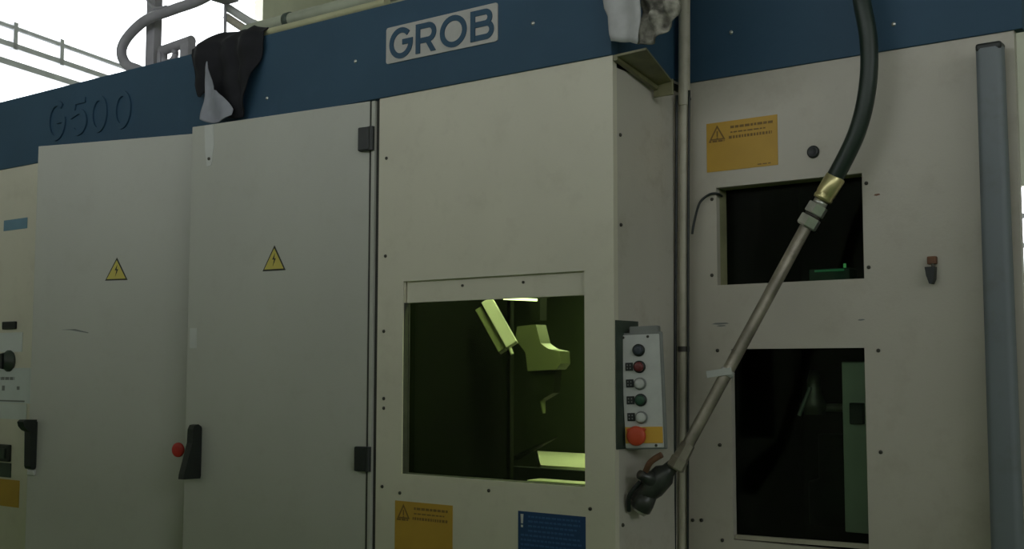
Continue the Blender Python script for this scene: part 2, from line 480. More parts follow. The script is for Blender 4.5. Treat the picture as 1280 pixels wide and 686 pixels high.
# panel seen through the lower right window
ip = epart('inner_panel', lambda b: b.box(0.412, 0.56, 0.50, 0.515, 1.116, 1.572, INNER, 0.003))
epart('switch_block', lambda b: b.box(0.436, 0.474, 0.485, 0.502, 1.405, 1.462, DARK, 0.003), ip)
def toolbits(b):
    b.lathe((0.25, 0.70, 1.42), (0, 0, 1), [(0, 0.03), (0.03, 0.035), (0.06, 0.02), (0.10, 0.02), (0.13, 0.012)], STEEL)
    b.cyl((0.245, 0.60, 1.42), (0.28, 0.60, 1.50), 0.006, ZINC)
    b.cyl((0.20, 0.72, 1.44), (0.34, 0.72, 1.44), 0.012, STEEL)
    b.lathe((0.29, 0.78, 1.10), (0, 0, 1), [(0, 0.09), (0.12, 0.09), (0.13, 0.06), (0.26, 0.06)], LINER)
epart('tool_gripper', toolbits)
def glintblock(b):  # glowing pieces imitate small green glints behind the glass
    b.box(0.29, 0.41, 0.58, 0.64, 1.70, 1.835, GREENB, 0.004)
    b.box(0.31, 0.395, 0.575, 0.582, 1.826, 1.832, emit('green_glint_dim', (0.12, 0.6, 0.25), 0.22))
    b.cyl((0.389, 0.60, 1.835), (0.389, 0.60, 1.848), 0.004, emit('green_glint', (0.2, 0.8, 0.25), 0.5), n=10)
epart('glint_block', glintblock)
# screws
def screw_mesh(r):
    b = MB()
    b.lathe((0, 0, 0), (0, -1, 0), [(-0.002, r), (0.002, r), (0.004, r*0.7)], SCREW, n=10)
    b.box(-r*0.6, r*0.6, -0.0045, -0.0035, -r*0.12, r*0.12, DARK)
    return b
sc0 = None
def screw(x, y, z, parent=ENC, off=Vector((-0.42, 0, 0))):
    global sc0
    if sc0 is None:
        sc0 = screw_mesh(0.0052).build('screw', parent); o = sc0
    else:
        o = sc0.copy(); C.objects.link(o); o.parent = parent
    o.location = Vector((x, y, z))-off
    return o
for x, z in ((-0.81, 1.891), (-0.8135, 1.664), (-0.811, 1.4627), (-0.811, 1.434), (-0.814, 1.202), (-0.743, 1.1876), (-0.411, 1.2151), (-0.076, 1.189), (-0.81, 2.19), (-0.812, 0.95), (-0.05, 0.95)):
    screw(x, 0.0, z)
for x, z in ((0.0907, 2.0306), (0.0876, 1.8149), (0.5365, 2.0339), (0.5377, 1.8143), (0.102, 1.6033), (0.1056, 1.3417), (0.5576, 1.5993), (0.5575, 1.3413), (0.0183, 1.1291), (0.0458, 1.1312), (0.1092, 1.0817), (0.0231, 2.3275), (0.558, 1.09)):
    screw(x, RY, z)
for y, z in ((0.035, 2.17), (0.035, 1.93), (0.035, 1.15)):
    o = screw(0.0, y, z); o.rotation_euler.z = math.pi/2
epart('blanking_plug', lambda b: b.lathe((0.394, RY+0.002, 2.132), (0, -1, 0), [(0, 0.017), (0.006, 0.017), (0.009, 0.013), (0.007, 0.009)], DARK, n=24))
# small rusty latch on the right panel
def latch(b):
    b.box(0.690, 0.713, RY-0.014, RY+0.001, 1.813, 1.833, RUST, 0.003)
    b.prism([(0.687, 1.806), (0.711, 1.806), (0.709, 1.775), (0.703, 1.763), (0.697, 1.764), (0.690, 1.785)], RY-0.022, RY+0.001, DARK)
    b.cyl((0.704, RY-0.01, 1.815), (0.704, RY-0.01, 1.803), 0.004, SCREW, n=8)
epart('panel_latch', latch)
if True:
    for x, z, w_, h in ((0.085, 1.677, 0.055, 0.004), (0.10, 1.671, 0.03, 0.003), (0.505, 1.678, 0.02, 0.003), (0.555, 2.0, 0.018, 0.004)):
        epart('scuff_mark', lambda b: b.prism([(x, z), (x+w_*.4, z-h*.4), (x+w_, z+h*.2), (x+w_*.8, z+h), (x+w_*.2, z+h*.9)], RY-0.0006, RY+0.0004, RUST if x > 0.55 else INK))

def dashes(b, x0, x1, z, h, y0, y1, m_, rnd, lo=0.006, hi=0.016, gap=0.0035):
    x = x0
    while x < x1:
        w_ = min(rnd.uniform(lo, hi), x1-x)
        if w_ > 0.002:
            b.box(x, x+w_, y0, y1, z, z+h, m_)
        x += w_+gap
def orange_sign(x0, x1, z0, z1, y, seed):
    rnd = random.Random(seed)
    o = epart('warning_sign', lambda b: b.box(x0, x1, y-0.0015, y+0.0005, z0, z1, ORANGE))
    def sym(b):
        cx = x0+0.034; zt = z1-0.012; s_ = 0.042
        b.ribbon([(cx-s_/2, zt-s_*.86), (cx+s_/2, zt-s_*.86), (cx, zt)], 0.0042, y-0.0024, y-0.0012, ORINK, True)
        b.box(cx-0.002, cx+0.002, y-0.0024, y-0.0012, zt-0.029, zt-0.013, ORINK)
        b.box(cx-0.002, cx+0.002, y-0.0024, y-0.0012, zt-0.034, zt-0.031, ORINK)
    keep(one('warning_symbol', sym, o))
    for xa, xb, z, h, lo, hi in ((x0+0.008, x0+0.056, z1-0.056, 0.005, .006, .016), (x0+0.075, x1-0.012, z1-0.022, 0.007, .006, .016), (x0+0.075, x1-0.03, z1-0.035, 0.004, .006, .016),
                                 (x0+0.070, x1-0.016, z1-0.051, 0.008, .004, .009), (x1-0.06, x1-0.02, z0+0.006, 0.003, .006, .016)):
        keep(one('text_line', lambda b: dashes(b, xa, xb, z, h, y-0.0022, y-0.0012, ORINK, rnd, lo, hi), o))
    return o
orange_sign(0.0765, 0.2925, 2.108, 2.248, RY, 1)
orange_sign(-0.761, -0.541, 1.02, 1.165, 0.0, 2)
bs = epart('instruction_sign', lambda b: b.box(-0.309, -0.0905, -0.0015, 0.0005, 1.02, 1.1675, BLUEL))
def excl(b):
    b.prism([(-0.300, 1.160), (-0.291, 1.160), (-0.2925, 1.135), (-0.2985, 1.135)], -0.0026, -0.0012, WHITEB)
    b.box(-0.2985, -0.2925, -0.0026, -0.0012, 1.125, 1.131, WHITEB)
keep(one('exclamation_mark', excl, bs))
rnd4 = random.Random(4)
for i in range(9):
    keep(one('text_line', lambda b: dashes(b, -0.275 if i < 4 else -0.30, -0.10-rnd4.uniform(0, 0.03), 1.152-i*0.0125, 0.005, -0.0024, -0.0012, BLUEINK, rnd4), bs))

# things inside the machining chamber, behind the big window
def bed(b):
    top = [(-0.915, 0.95), (-0.30, 0.95), (-0.30, 1.55), (-1.36, 1.55)]
    n = 4
    for z0, z1, m_ in ((1.165, 1.20, BEDM), (0.95, 1.165, DARK)):
        vs = [(x, y, z0) for x, y in top]+[(x, y, z1) for x, y in top]
        b.add(vs, [(3, 2, 1, 0), (4, 5, 6, 7)]+[(i, (i+1) % n, n+(i+1) % n, n+i) for i in range(n)], m_)
    b.box(-1.30, -0.29, 0.92, 0.945, 0.80, 1.192, DARK, 0.003)
    b.box(-0.86, -0.32, 1.0, 1.5, 0.1, 0.95, LINER)
BED = tag(one('machine_bed', bed), 'flat steel machine bed lit up behind the large green window', 'machine bed')
tag(one('reflection_streak', lambda b: b.add([(-0.93, 0.72, 1.222), (-0.745, 0.74, 1.305), (-0.735, 0.80, 1.318), (-0.90, 0.80, 1.235), (-0.93, 0.724, 1.216), (-0.745, 0.744, 1.299), (-0.735, 0.80, 1.312), (-0.90, 0.80, 1.229)], [(0, 1, 2, 3), (7, 6, 5, 4), (0, 4, 5, 1), (1, 5, 6, 2), (2, 6, 7, 3), (3, 7, 4, 0)], LINER)), 'thin slanting deflector strip standing in for a light streak before the machine bed', 'reflection')  # added strip, a reflection streak built as geometry
wl = thing('work_lamp', 'slim lit lamp tube at the top of the large green window', 'lamp', (-0.60, 0.42, 1.80))
keep(one('lamp_tube', lambda b: b.cyl((-0.665, 0.40, 1.777), (-0.535, 0.40, 1.768), 0.0042, emit('lamp_tube_glow', (1.0, 1.0, 0.72), 8.0), n=12), wl))
keep(one('lamp_housing', lambda b: (b.box(-0.68, -0.52, 0.405, 0.45, 1.775, 1.80, DGREEN, 0.003), b.cyl((-0.6, 0.43, 1.80), (-0.6, 0.43, ZB-0.03), 0.008, DGREEN)), wl))
wl2 = thing('added_ceiling_lamp', 'added hooded lamp, out of sight, brightening the chamber behind the large window', 'lamp', (-0.4, 0.29, ZB-0.03))  # added unseen lamp to brighten the parts in the chamber
keep(one('fill_hood', lambda b: (b.box(-0.62, -0.16, 0.17, 0.41, ZB-0.10, ZB-0.03, DGREEN, 0.004), b.box(-0.62, -0.16, 0.155, 0.17, ZB-0.23, ZB-0.03, DGREEN, 0.002), b.box(-0.635, -0.62, 0.155, 0.41, ZB-0.20, ZB-0.03, DGREEN, 0.002)), wl2))
keep(one('fill_lens', lambda b: b.box(-0.60, -0.18, 0.19, 0.39, ZB-0.106, ZB-0.10, emit('added_ceiling_glow', (1.0, 1.0, 0.78), 58.0)), wl2))
wl3 = thing('added_bed_lamp', 'added wide lamp, out of sight, brightening the machine bed', 'lamp', (-0.75, 1.25, 1.95))  # unseen lamp put in to brighten the bed
keep(one('fill_hood', lambda b: (b.box(-1.02, -0.48, 1.08, 1.42, 1.96, 2.03, DGREEN, 0.004), b.cyl((-0.75, 1.25, 2.02), (-0.75, 1.25, ZB-0.03), 0.02, DGREEN)), wl3))
keep(one('fill_lens', lambda b: b.box(-1.0, -0.5, 1.10, 1.40, 1.952, 1.96, emit('added_bed_glow', (1.0, 1.0, 0.78), 40.0)), wl3))
def lightbar(b):
    M_ = Matrix.Translation((-0.690, 0.41, 1.700)) @ Matrix.Rotation(math.radians(55), 4, 'Y') @ Matrix.Rotation(math.radians(-25), 4, 'X')
    b.box(-0.09, 0.09, -0.012, 0.012, -0.020, 0.020, PALEBAR, 0.003, M_)
    b.box(-0.085, 0.085, 0.0, 0.03, -0.05, -0.021, SPIN, 0.003, M_)
    b.cyl(M_ @ Vector((0.09, 0, -0.01)), M_ @ Vector((0.115, 0, -0.014)), 0.006, INNER)
    b.cyl(M_ @ Vector((-0.08, 0.02, 0)), Vector((-0.76, 0.5, ZB-0.03)), 0.01, LINER)
tag(one('wiper_arm', lightbar), 'pale slanted bar hanging inside the large green window', 'machine arm')
def spindle(b):
    y0, y1 = 0.70, 0.76
    b.prism([(-0.80, ZB-0.03), (-0.74, ZB-0.03), (-0.752, 1.72), (-0.79, 1.72)], y0+0.02, y1, LINER)
    b.prism([(-0.835, 1.70), (-0.755, 1.705), (-0.735, 1.64), (-0.72, 1.63), (-0.70, 1.62), (-0.655, 1.612), (-0.652, 1.57), (-0.67, 1.55), (-0.79, 1.545), (-0.80, 1.61), (-0.845, 1.655)], y0, y1, SPIN)
    b.prism([(-0.78, 1.545), (-0.68, 1.548), (-0.69, 1.47), (-0.75, 1.44), (-0.772, 1.47)], y0+0.01, y1-0.01, LINER)
    b.cyl((-0.755, y0+0.03, 1.48), (-0.735, y0+0.02, 1.40), 0.014, SPIN, 0.006)
tag(one('spindle_head', spindle), 'green-lit stepped spindle head behind the large window', 'machine part')

# ------------------------------------------------------------------ electrical cabinet
CAB = thing('electrical_cabinet', 'grey-beige electrical cabinet with two tall doors standing ajar', 'cabinet', (-1.9, 0.0, 0.0))
def cpart(name, fn, parent=CAB, weld=False):
    return keep(one(name, fn, parent, weld))
def cbody(b):
    b.box(-3.9, -0.852, 0.58, 0.60, 0.08, ZB, DOORP)
    b.box(-3.9, -3.88, 0.02, 0.58, 0.08, ZB, DOORP)
    b.box(-0.872, -0.853, 0.02, 0.58, 0.08, ZB, DOORP)
    b.box(-1.71, -1.67, 0.02, 0.58, 0.08, ZB, DOORP)
    b.box(-2.44, -2.42, 0.02, 0.58, 0.08, ZB, DOORP)
    b.box(-3.9, -0.852, 0.02, 0.58, 0.08, 0.10, DOORP)
    b.box(-3.9, -0.852, 0.02, 0.58, ZB-0.02, ZB, DOORP)
cpart('cabinet_body', cbody)
cpart('front_panel', lambda b: b.box(-3.9, -2.42, 0.0, 0.02, 0.08, ZB, BEIGE))
cpart('plinth', lambda b: b.box(-3.88, -0.86, 0.06, 0.58, 0.0, 0.08, DGREEN))
def gasket(b):
    b.box(-0.878, -0.870, -0.004, 0.02, 0.09, ZB-0.004, SEAL)
    b.box(-0.870, -0.856, -0.006, 0.02, 0.09, ZB-0.004, DOORP, 0.002)
    b.box(-0.856, -0.842, 0.004, 0.02, 0.09, ZB-0.004, SEAL)
cpart('door_gasket', gasket)

def lever_shape(b, prof, hw):
    n = len(prof)
    vs = [(-hw, y, z) for y, z in prof]+[(hw, y, z) for y, z in prof]
    b.add(vs, [tuple(range(n)), tuple(range(2*n-1, n-1, -1))]+[(i, (i+1) % n, n+(i+1) % n, n+i) for i in range(n)], DARK)
def lever(b):
    """swing handle, its lower end lifted off the door; door face is local y = 0"""
    b.box(-0.013, 0.013, -0.010, 0.0, -0.084, 0.080, DARK, 0.004)
    lever_shape(b, [(-0.004, 0.082), (-0.018, 0.090), (-0.034, 0.088), (-0.042, 0.074), (-0.044, 0.03), (-0.076, -0.070), (-0.078, -0.086), (-0.004, -0.088)], 0.0125)
def lever_head(b):
    """swing handle pressed home, with its key head standing out at the top"""
    b.box(-0.016, 0.016, -0.010, 0.0, -0.088, 0.082, DARK, 0.004)
    lever_shape(b, [(-0.004, 0.088), (-0.060, 0.090), (-0.072, 0.082), (-0.066, 0.066), (-0.050, 0.052), (-0.034, 0.046), (-0.030, -0.078), (-0.024, -0.088), (-0.004, -0.09)], 0.014)
    b.box(-0.016, 0.016, -0.014, 0.0, -0.112, -0.092, TAPE, 0.003)
def door(ax, ay, L, ang, tri_u):
    """leaf hinged at (ax, ay), running to -x, opened by ang towards -y"""
    d = keep_door = bpy.data.objects.new('cabinet_door', None)
    M_ = Matrix.Translation((ax, ay, 0)) @ Matrix.Rotation(ang, 4, 'Z')
    b = MB()
    b.box(-L, 0, 0.0, 0.022, 0.10, ZB-0.002, DOORP, 0.0015)
    b.box(-L+0.03, -0.03, 0.022, 0.03, 0.13, ZB-0.035, SEAL)
    o = b.build('cabinet_door', CAB)
    bpy.data.objects.remove(d)
    o.matrix_basis = CAB.matrix_basis.inverted() @ M_
    # warning triangle
    t = MB()
    u = -tri_u
    t.prism([(u-0.049, 1.866), (u+0.049, 1.866), (u, 1.948)], -0.0012, 0.0004, BLACKI)
    t.prism([(u-0.041, 1.8715), (u+0.041, 1.8715), (u, 1.938)], -0.0022, -0.0010, YELLOW)
    t.prism([(u+0.004, 1.922), (u-0.007, 1.902), (u+0.001, 1.902), (u-0.004, 1.880), (u+0.008, 1.906), (u+0.001, 1.906)], -0.0030, -0.0018, BLACKI)
    t.build('warning_triangle', o)
    return o
D1 = door(-0.880, 0.0-0.002, 0.764, math.radians(6.1), 0.381)
D2 = door(-1.700, 0.0, 0.716, math.radians(16.54), 0.344)
for D, u in ((D1, -0.742+0.045), (D2, -0.69)):
    h = one('swing_handle', lever if D is D1 else lever_head, D)
    h.location = (u, 0, 1.278)
for z in (2.256, 1.281):
    def hinge(b):
        b.box(-0.032, 0.012, -0.020, 0.0, z-0.037, z+0.037, DARK, 0.004)
        b.cyl((0.016, -0.011, z-0.037), (0.016, -0.011, z+0.037), 0.009, DARK)
    one('hinge', hinge, D1)
one('clear_tape', lambda b: b.box(-0.752, -0.72, -0.0012, 0.0003, 1.62, 1.687, TAPE), D1)
def tail(b):
    b.prism([(-0.705, 2.374), (-0.665, 2.374), (-0.66, 2.30), (-0.67, 2.235), (-0.69, 2.232), (-0.70, 2.29)], -0.002, 0.0003, TAPE)
    b.lathe((-0.680, -0.001, 2.258), (0, -1, 0), [(0, 0.006), (0.004, 0.005)], SCREW, n=10)
one('tape_strip', tail, D1)
one('red_indicator', lambda b: b.lathe((-0.062, 0.001, 1.272), (0, -1, 0), [(0, 0.025), (0.005, 0.025), (0.008, 0.021), (0.009, 0.010)], RED, n=24), D2)
one('scratch_mark', lambda b: b.prism([(-0.588, 1.692), (-0.54, 1.690), (-0.462, 1.678), (-0.46, 1.681), (-0.52, 1.694)], -0.0006, 0.0004, INK), D2)
# fittings of the left control bay
cpart('name_label', lambda b: b.box(-2.965, -2.79, -0.002, 0.0005, 2.118, 2.162, BLUETAPE))
cpart('slot_switch', lambda b: b.box(-2.935, -2.84, -0.012, 0.001, 1.711, 1.742, DARK, 0.003))
cpart('rotary_knob', lambda b: (b.lathe((-2.885, 0, 1.582), (0, -1, 0), [(0, 0.044), (0.008, 0.044), (0.012, 0.036), (0.03, 0.033)], DGREEN), b.box(-2.893, -2.877, -0.042, -0.028, 1.55, 1.612, DARK, 0.003)))
cpart('rocker_switch', lambda b: (b.box(-2.96, -2.848, -0.014, 0.001, 1.178, 1.246, DARK, 0.004), b.box(-2.94, -2.87, -0.02, -0.012, 1.19, 1.23, DGREEN, 0.003)))
cpart('switch_plate', lambda b: b.box(-2.955, -2.845, -0.004, 0.001, 1.115, 1.172, DGREEN, 0.001))
cpart('warning_label', lambda b: b.box(-2.99, -2.78, -0.0015, 0.0005, 1.0, 1.107, ORANGE))
tag(one('paper_notice', lambda b: b.box(-3.04, -2.795, -0.0022, -0.0004, 1.618, 1.697, PAPER2)), 'blank white paper strip stuck above the green knob', 'notice')
def notice(b):
    b.box(-3.05, -2.723, -0.0032, -0.0004, 1.412, 1.553, WHITE)
    dashes(b, -3.0, -2.84, 1.505, 0.012, -0.0038, -0.003, INK, random.Random(5), 0.01, 0.03, 0.006)
    b.box(-2.93, -2.91, -0.0038, -0.003, 1.462, 1.482, INK)
    b.box(-2.82, -2.80, -0.0038, -0.003, 1.466, 1.48, INK)
    b.box(-3.05, -2.76, -0.0038, -0.003, 1.418, 1.424, INK)
tag(one('paper_notice', notice), 'white printed notice stuck below the green knob', 'notice')
tag(one('paper_notice', lambda b: b.box(-3.05, -2.748, -0.0022, -0.0004, 1.348, 1.410, PAPER2)), 'plain pale paper strip under the printed white notice', 'notice')

# ------------------------------------------------------------------ blue fascia with lettering
FAS = thing('header_fascia', 'dark blue fascia band running along the top of the machine', 'fascia', (-1.5, 0.0, ZB))
ZT = 2.667
def fpart(name, fn, parent=FAS, weld=False):
    return keep(one(name, fn, parent, weld))
fpart('fascia_panel', lambda b: b.box(-3.9, 0.0, -0.006, 0.03, ZB, ZT, BLUE, 0.002))
fpart('fascia_panel', lambda b: b.box(-0.03, 0.0, 0.03, RY-0.004, ZB, ZT, BLUE, 0.002))
fpart('fascia_panel', lambda b: b.box(-0.03, 0.932, RY-0.006, RY+0.03, ZB-0.004, ZT, BLUE, 0.002))
fpart('fascia_cover', lambda b: (b.box(-3.9, -0.03, 0.03, 0.6, ZT-0.012, ZT, DOORP), b.box(-0.03, 0.93, RY+0.03, 1.2, ZT-0.012, ZT, DOORP), b.box(-1.9, -0.03, 0.6, 1.6, ZT-0.012, ZT, DOORP)))
for x, z in ((-0.941, 2.51), (-0.255, 2.508), (-1.35, 2.45)):
    fpart('rivet', lambda b: b.lathe((x, -0.005, z), (0, -1, 0), [(0, 0.0065), (0.003, 0.0055), (0.004, 0.002)], ZINC, n=12))
for x, z in ((0.16, 2.499), (0.62, 2.44)):
    fpart('rivet', lambda b: b.lathe((x, RY-0.005, z), (0, -1, 0), [(0, 0.0065), (0.003, 0.0055), (0.004, 0.002)], ZINC, n=12))
PX0, PX1, PZ0, PZ1 = -0.807, -0.377, 2.4785, 2.5905
def arc(cx, cz, rx, rz, a0, a1, n=22):
    return [(cx+rx*math.cos(math.radians(a0+(a1-a0)*i/n)), cz+rz*math.sin(math.radians(a0+(a1-a0)*i/n))) for i in range(n+1)]
def plate(b):
    r = 0.008
    poly = arc(PX1-r, PZ0+r, r, r, -90, 0, 5)+arc(PX1-r, PZ1-r, r, r, 0, 90, 5)+arc(PX0+r, PZ1-r, r, r, 90, 180, 5)+arc(PX0+r, PZ0+r, r, r, 180, 270, 5)
    b.prism(poly, -0.010, -0.005, NAMEP)
NP = fpart('nameplate', plate)
Wd, Hh = PX1-PX0, PZ1-PZ0
zb_, zt_ = PZ0+0.10*Hh, PZ0+0.90*Hh
sw = 0.0165
Y0, Y1 = -0.0125, -0.0095
def U(u): return PX0+u*Wd
def letG(b):
    x0, x1 = U(0.035), U(0.255); cx = (x0+x1)/2; cz = (zb_+zt_)/2; rx = (x1-x0)/2-sw/2; rz = (zt_-zb_)/2+0.003-sw/2
    b.ribbon(arc(cx, cz, rx, rz, 42, 360, 34), sw, Y0, Y1, BLUE)
    b.box(cx+0.006, x1, Y0-0.0006, Y1, cz-0.006, cz+0.010, BLUE)
def letR(b):
    x0, x1 = U(0.285), U(0.47); xs = x0+sw/2; zm = zb_+0.42*(zt_-zb_)
    rz = (zt_-sw/2-zm)/2
    b.ribbon([(xs, zb_), (xs, zt_)], sw, Y0-0.0006, Y1, BLUE)
    b.ribbon([(xs, zt_-sw/2), (x1-sw/2-rz, zt_-sw/2)]+arc(x1-sw/2-rz, zt_-sw/2-rz, rz, rz, 88, -88, 14)+[(x1-sw/2-rz, zm), (xs, zm)], sw, Y0, Y1, BLUE)
    b.prism([(xs+0.026, zm+0.002), (xs+0.044, zm+0.002), (x1-0.001, zb_), (x1-0.020, zb_)], Y0-0.0006, Y1, BLUE)
def letO(b):
    x0, x1 = U(0.505), U(0.74); cx = (x0+x1)/2; cz = (zb_+zt_)/2; rx = (x1-x0)/2-sw/2; rz = (zt_-zb_)/2+0.003-sw/2
    b.ribbon(arc(cx, cz, rx, rz, 0, 350, 35), sw, Y0, Y1, BLUE, True)
def letB(b):
    x0, x1 = U(0.775), U(0.972); xs = x0+sw/2; zm = zb_+0.53*(zt_-zb_)
    r1 = (zt_-sw/2-zm)/2; r2_ = (zm-zb_-sw/2)/2
    b.ribbon([(xs, zb_), (xs, zt_)], sw, Y0-0.0006, Y1, BLUE)
    b.ribbon([(xs, zt_-sw/2), (x1-0.006-sw/2-r1, zt_-sw/2)]+arc(x1-0.006-sw/2-r1, zt_-sw/2-r1, r1, r1, 88, -88, 14)+[(x1-0.006-sw/2-r1, zm), (xs, zm)], sw, Y0, Y1, BLUE)
    b.ribbon([(xs, zm), (x1-sw/2-r2_, zm)]+arc(x1-sw/2-r2_, zm-r2_, r2_, r2_, 88, -88, 14)+[(x1-sw/2-r2_, zb_+sw/2), (xs, zb_+sw/2)], sw, Y0+0.0006, Y1, BLUE)
for fn in (letG, letR, letO, letB):
    keep(one('letter', fn, NP))
# raised model letters in the fascia's own blue
def raised(pts, closed=False, extra=None):
    def fn(b):
        b.ribbon(pts, 0.021, -0.0125, -0.004, BLUE, closed)
        if extra:
            b.ribbon(extra, 0.021, -0.0130, -0.004, BLUE)
    fpart('raised_letter', fn)
raised(arc(-2.590, 2.532, 0.055, 0.070, 50, 360, 30), extra=[(-2.585, 2.530), (-2.528, 2.530)])
raised([(-2.395, 2.590), (-2.468, 2.590), (-2.474, 2.540)]+arc(-2.437, 2.507, 0.045, 0.042, 115, -140, 18))
raised(arc(-2.305, 2.522, 0.045, 0.062, 0, 350, 30), True)
raised(arc(-2.155, 2.518, 0.045, 0.062, 0, 350, 30), True)

# ------------------------------------------------------------------ push-button station on the cheek of the machine
ST_ang = math.radians(16)
SM = Matrix.Translation((0.0035, 0.036, 1.493)) @ Matrix.Rotation(ST_ang, 4, 'Z') @ Matrix.Rotation(math.radians(-2.0), 4, 'Y')
STN = thing('push_button_station', 'grey push-button station with orange-red stop button', 'control box')
STN.matrix_basis = SM
HW, HH = 0.102, 0.292       # width, height; local x to the right from the left edge, local z from the middle
def spart(name, fn, parent=STN):
    return one(name, fn, parent)
def housing(b):
    b.box(0.022, HW-0.002, 0.004, 0.030, -HH/2+0.004, HH/2+0.022, GREYBOX, 0.003)
    b.box(0.0, HW+0.008, 0.0045, 0.012, -HH/2-0.004, HH/2+0.006, GREYBOX, 0.003)
spart('housing', housing)
spart('faceplate', lambda b: b.box(0, HW, 0.0, 0.005, -HH/2, HH/2, PLATE, 0.002))
def vz(y): return HH/2-(y-118)/1785
BX = 0.047
for yy, m_ in ((190, DBLUE), (267, DRED), (345, WHITEB), (420, GREENB), (500, WHITEB)):
    o = spart('push_button', lambda b: b.lathe((BX, 0, vz(yy)), (0, -1, 0), [(0, 0.0125), (0.014, 0.0125), (0.017, 0.010), (0.016, 0.002)], m_, n=24))
    spart('bezel', lambda b: b.lathe((BX, 0.001, vz(yy)), (0, -1, 0), [(0, 0.0162), (0.006, 0.0162), (0.008, 0.0135)], DARK if m_ is not WHITEB else GREYBOX, n=24), o)
for yy in (265, 342, 420, 497):
    o = spart('legend_plate', lambda b: b.box(0.009, 0.0295, -0.002, 0.001, vz(yy)-0.0105, vz(yy)+0.0105, DARK, 0.001))
    def glyph(b):
        for k in (0.013, 0.021):
            b.box(k, k+0.003, -0.0028, -0.0018, vz(yy)-0.006, vz(yy)-0.002, INK); b.box(k, k+0.003, -0.0028, -0.0018, vz(yy)+0.002, vz(yy)+0.006, INK)
    spart('glyph', glyph, o)
def yplate(b):
    b.box(0.002, HW-0.001, -0.003, 0.001, vz(618), vz(543), AMBER, 0.001)
spart('stop_backplate', yplate)
spart('emergency_stop', lambda b: (b.lathe((0.034, -0.002, vz(583)), (0, -1, 0), [(0, 0.017), (0.006, 0.017), (0.008, 0.025), (0.013, 0.0255), (0.017, 0.021), (0.018, 0.008)], REDORANGE, n=28), b.box(0.010, 0.058, -0.017, -0.004, vz(562), vz(548), REDORANGE, 0.002)))
for x, z in ((0.006, HH/2-0.006), (HW-0.03, HH/2-0.006), (HW-0.02, -HH/2+0.006)):
    spart('plate_screw', lambda b: b.lathe((x, 0, z), (0, -1, 0), [(0, 0.004), (0.002, 0.003)], SCREW, n=10))
tag(one('mounting_plate', lambda b: (b.box(0.0005, 0.004, 0.004, 0.115, 1.345, 1.678, DGREEN), b.box(0.004, 0.030, 0.085, 0.115, 1.36, 1.60, DGREEN, 0.003))), 'dark green steel plate carrying the push-button station', 'bracket')

# ------------------------------------------------------------------ conduit, cables, bracket
cx = lambda z: 0.024+(z-1.9)*0.014
tag(one('cable_conduit', lambda b: (b.cyl((cx(0.0), 0.335, 0.0), (cx(2.36), 0.335, 2.36), 0.0135, DUCTG), b.cyl((cx(2.30), 0.335, 2.30), (cx(2.9), 0.335, 2.9), 0.017, DUCTG), b.cyl((cx(1.60), 0.335, 1.60), (cx(1.60), 0.335, 1.615), 0.0165, SCREW))), 'long beige vertical conduit pipe in the recess corner', 'conduit')
tag(one('black_cable', lambda b: b.tube([(cx(0)-0.019, 0.322, 0), (cx(1.2)-0.019, 0.32, 1.2), (cx(1.9)-0.0195, 0.324, 1.9), (cx(2.33)-0.019, 0.326, 2.33)], 0.0042, DARK, sub=10)), 'thin black cable on the button-station side of the conduit', 'cable')
tag(one('black_cable', lambda b: b.tube([(cx(0)+0.0185, 0.325, 0), (cx(1.3)+0.019, 0.325, 1.3), (cx(1.9)+0.019, 0.325, 1.9), (cx(2.34)+0.019, 0.33, 2.34)], 0.0035, DARK, sub=10)), 'thin black cable on the viewing-window side of the conduit', 'cable')
tag(one('sensor_wire', lambda b: b.tube([(cx(1.93)+0.026, 0.335, 1.93), (cx(1.95)+0.030, 0.34, 1.965), (0.062, 0.36, 2.02), (0.085, 0.372, 2.043), (0.107, 0.376, 2.045), (0.112, 0.40, 2.04)], 0.0035, DARK)), 'short black wire arching from the conduit into the window', 'wire')
def slope(b):
    vs = [(0.004, -0.002, 2.377), (0.104, -0.002, 2.381), (0.066, 0.20, 2.342), (0.013, 0.20, 2.336)]
    lo = [(x, y, z-0.006) for x, y, z in vs]
    b.add(vs+lo, [(0, 1, 2, 3), (7, 6, 5, 4), (0, 4, 5, 1), (1, 5, 6, 2), (2, 6, 7, 3), (3, 7, 4, 0)], OLIVE)
    lip = [(0.004, -0.002, 2.371), (0.004, -0.002, 2.362), (0.013, 0.20, 2.318), (0.013, 0.20, 2.33)]
    l2 = [(x+0.012, y, z) for x, y, z in lip]
    b.add(lip+l2, [(0, 1, 2, 3), (7, 6, 5, 4), (0, 4, 5, 1), (1, 5, 6, 2), (2, 6, 7, 3), (3, 7, 4, 0)], OLIVE)
    b.box(0.010, 0.070, 0.196, 0.204, 2.30, 2.344, OLIVE, 0.002)
tag(one('drip_gutter', slope), 'oily olive sloping gutter below the rags', 'gutter')

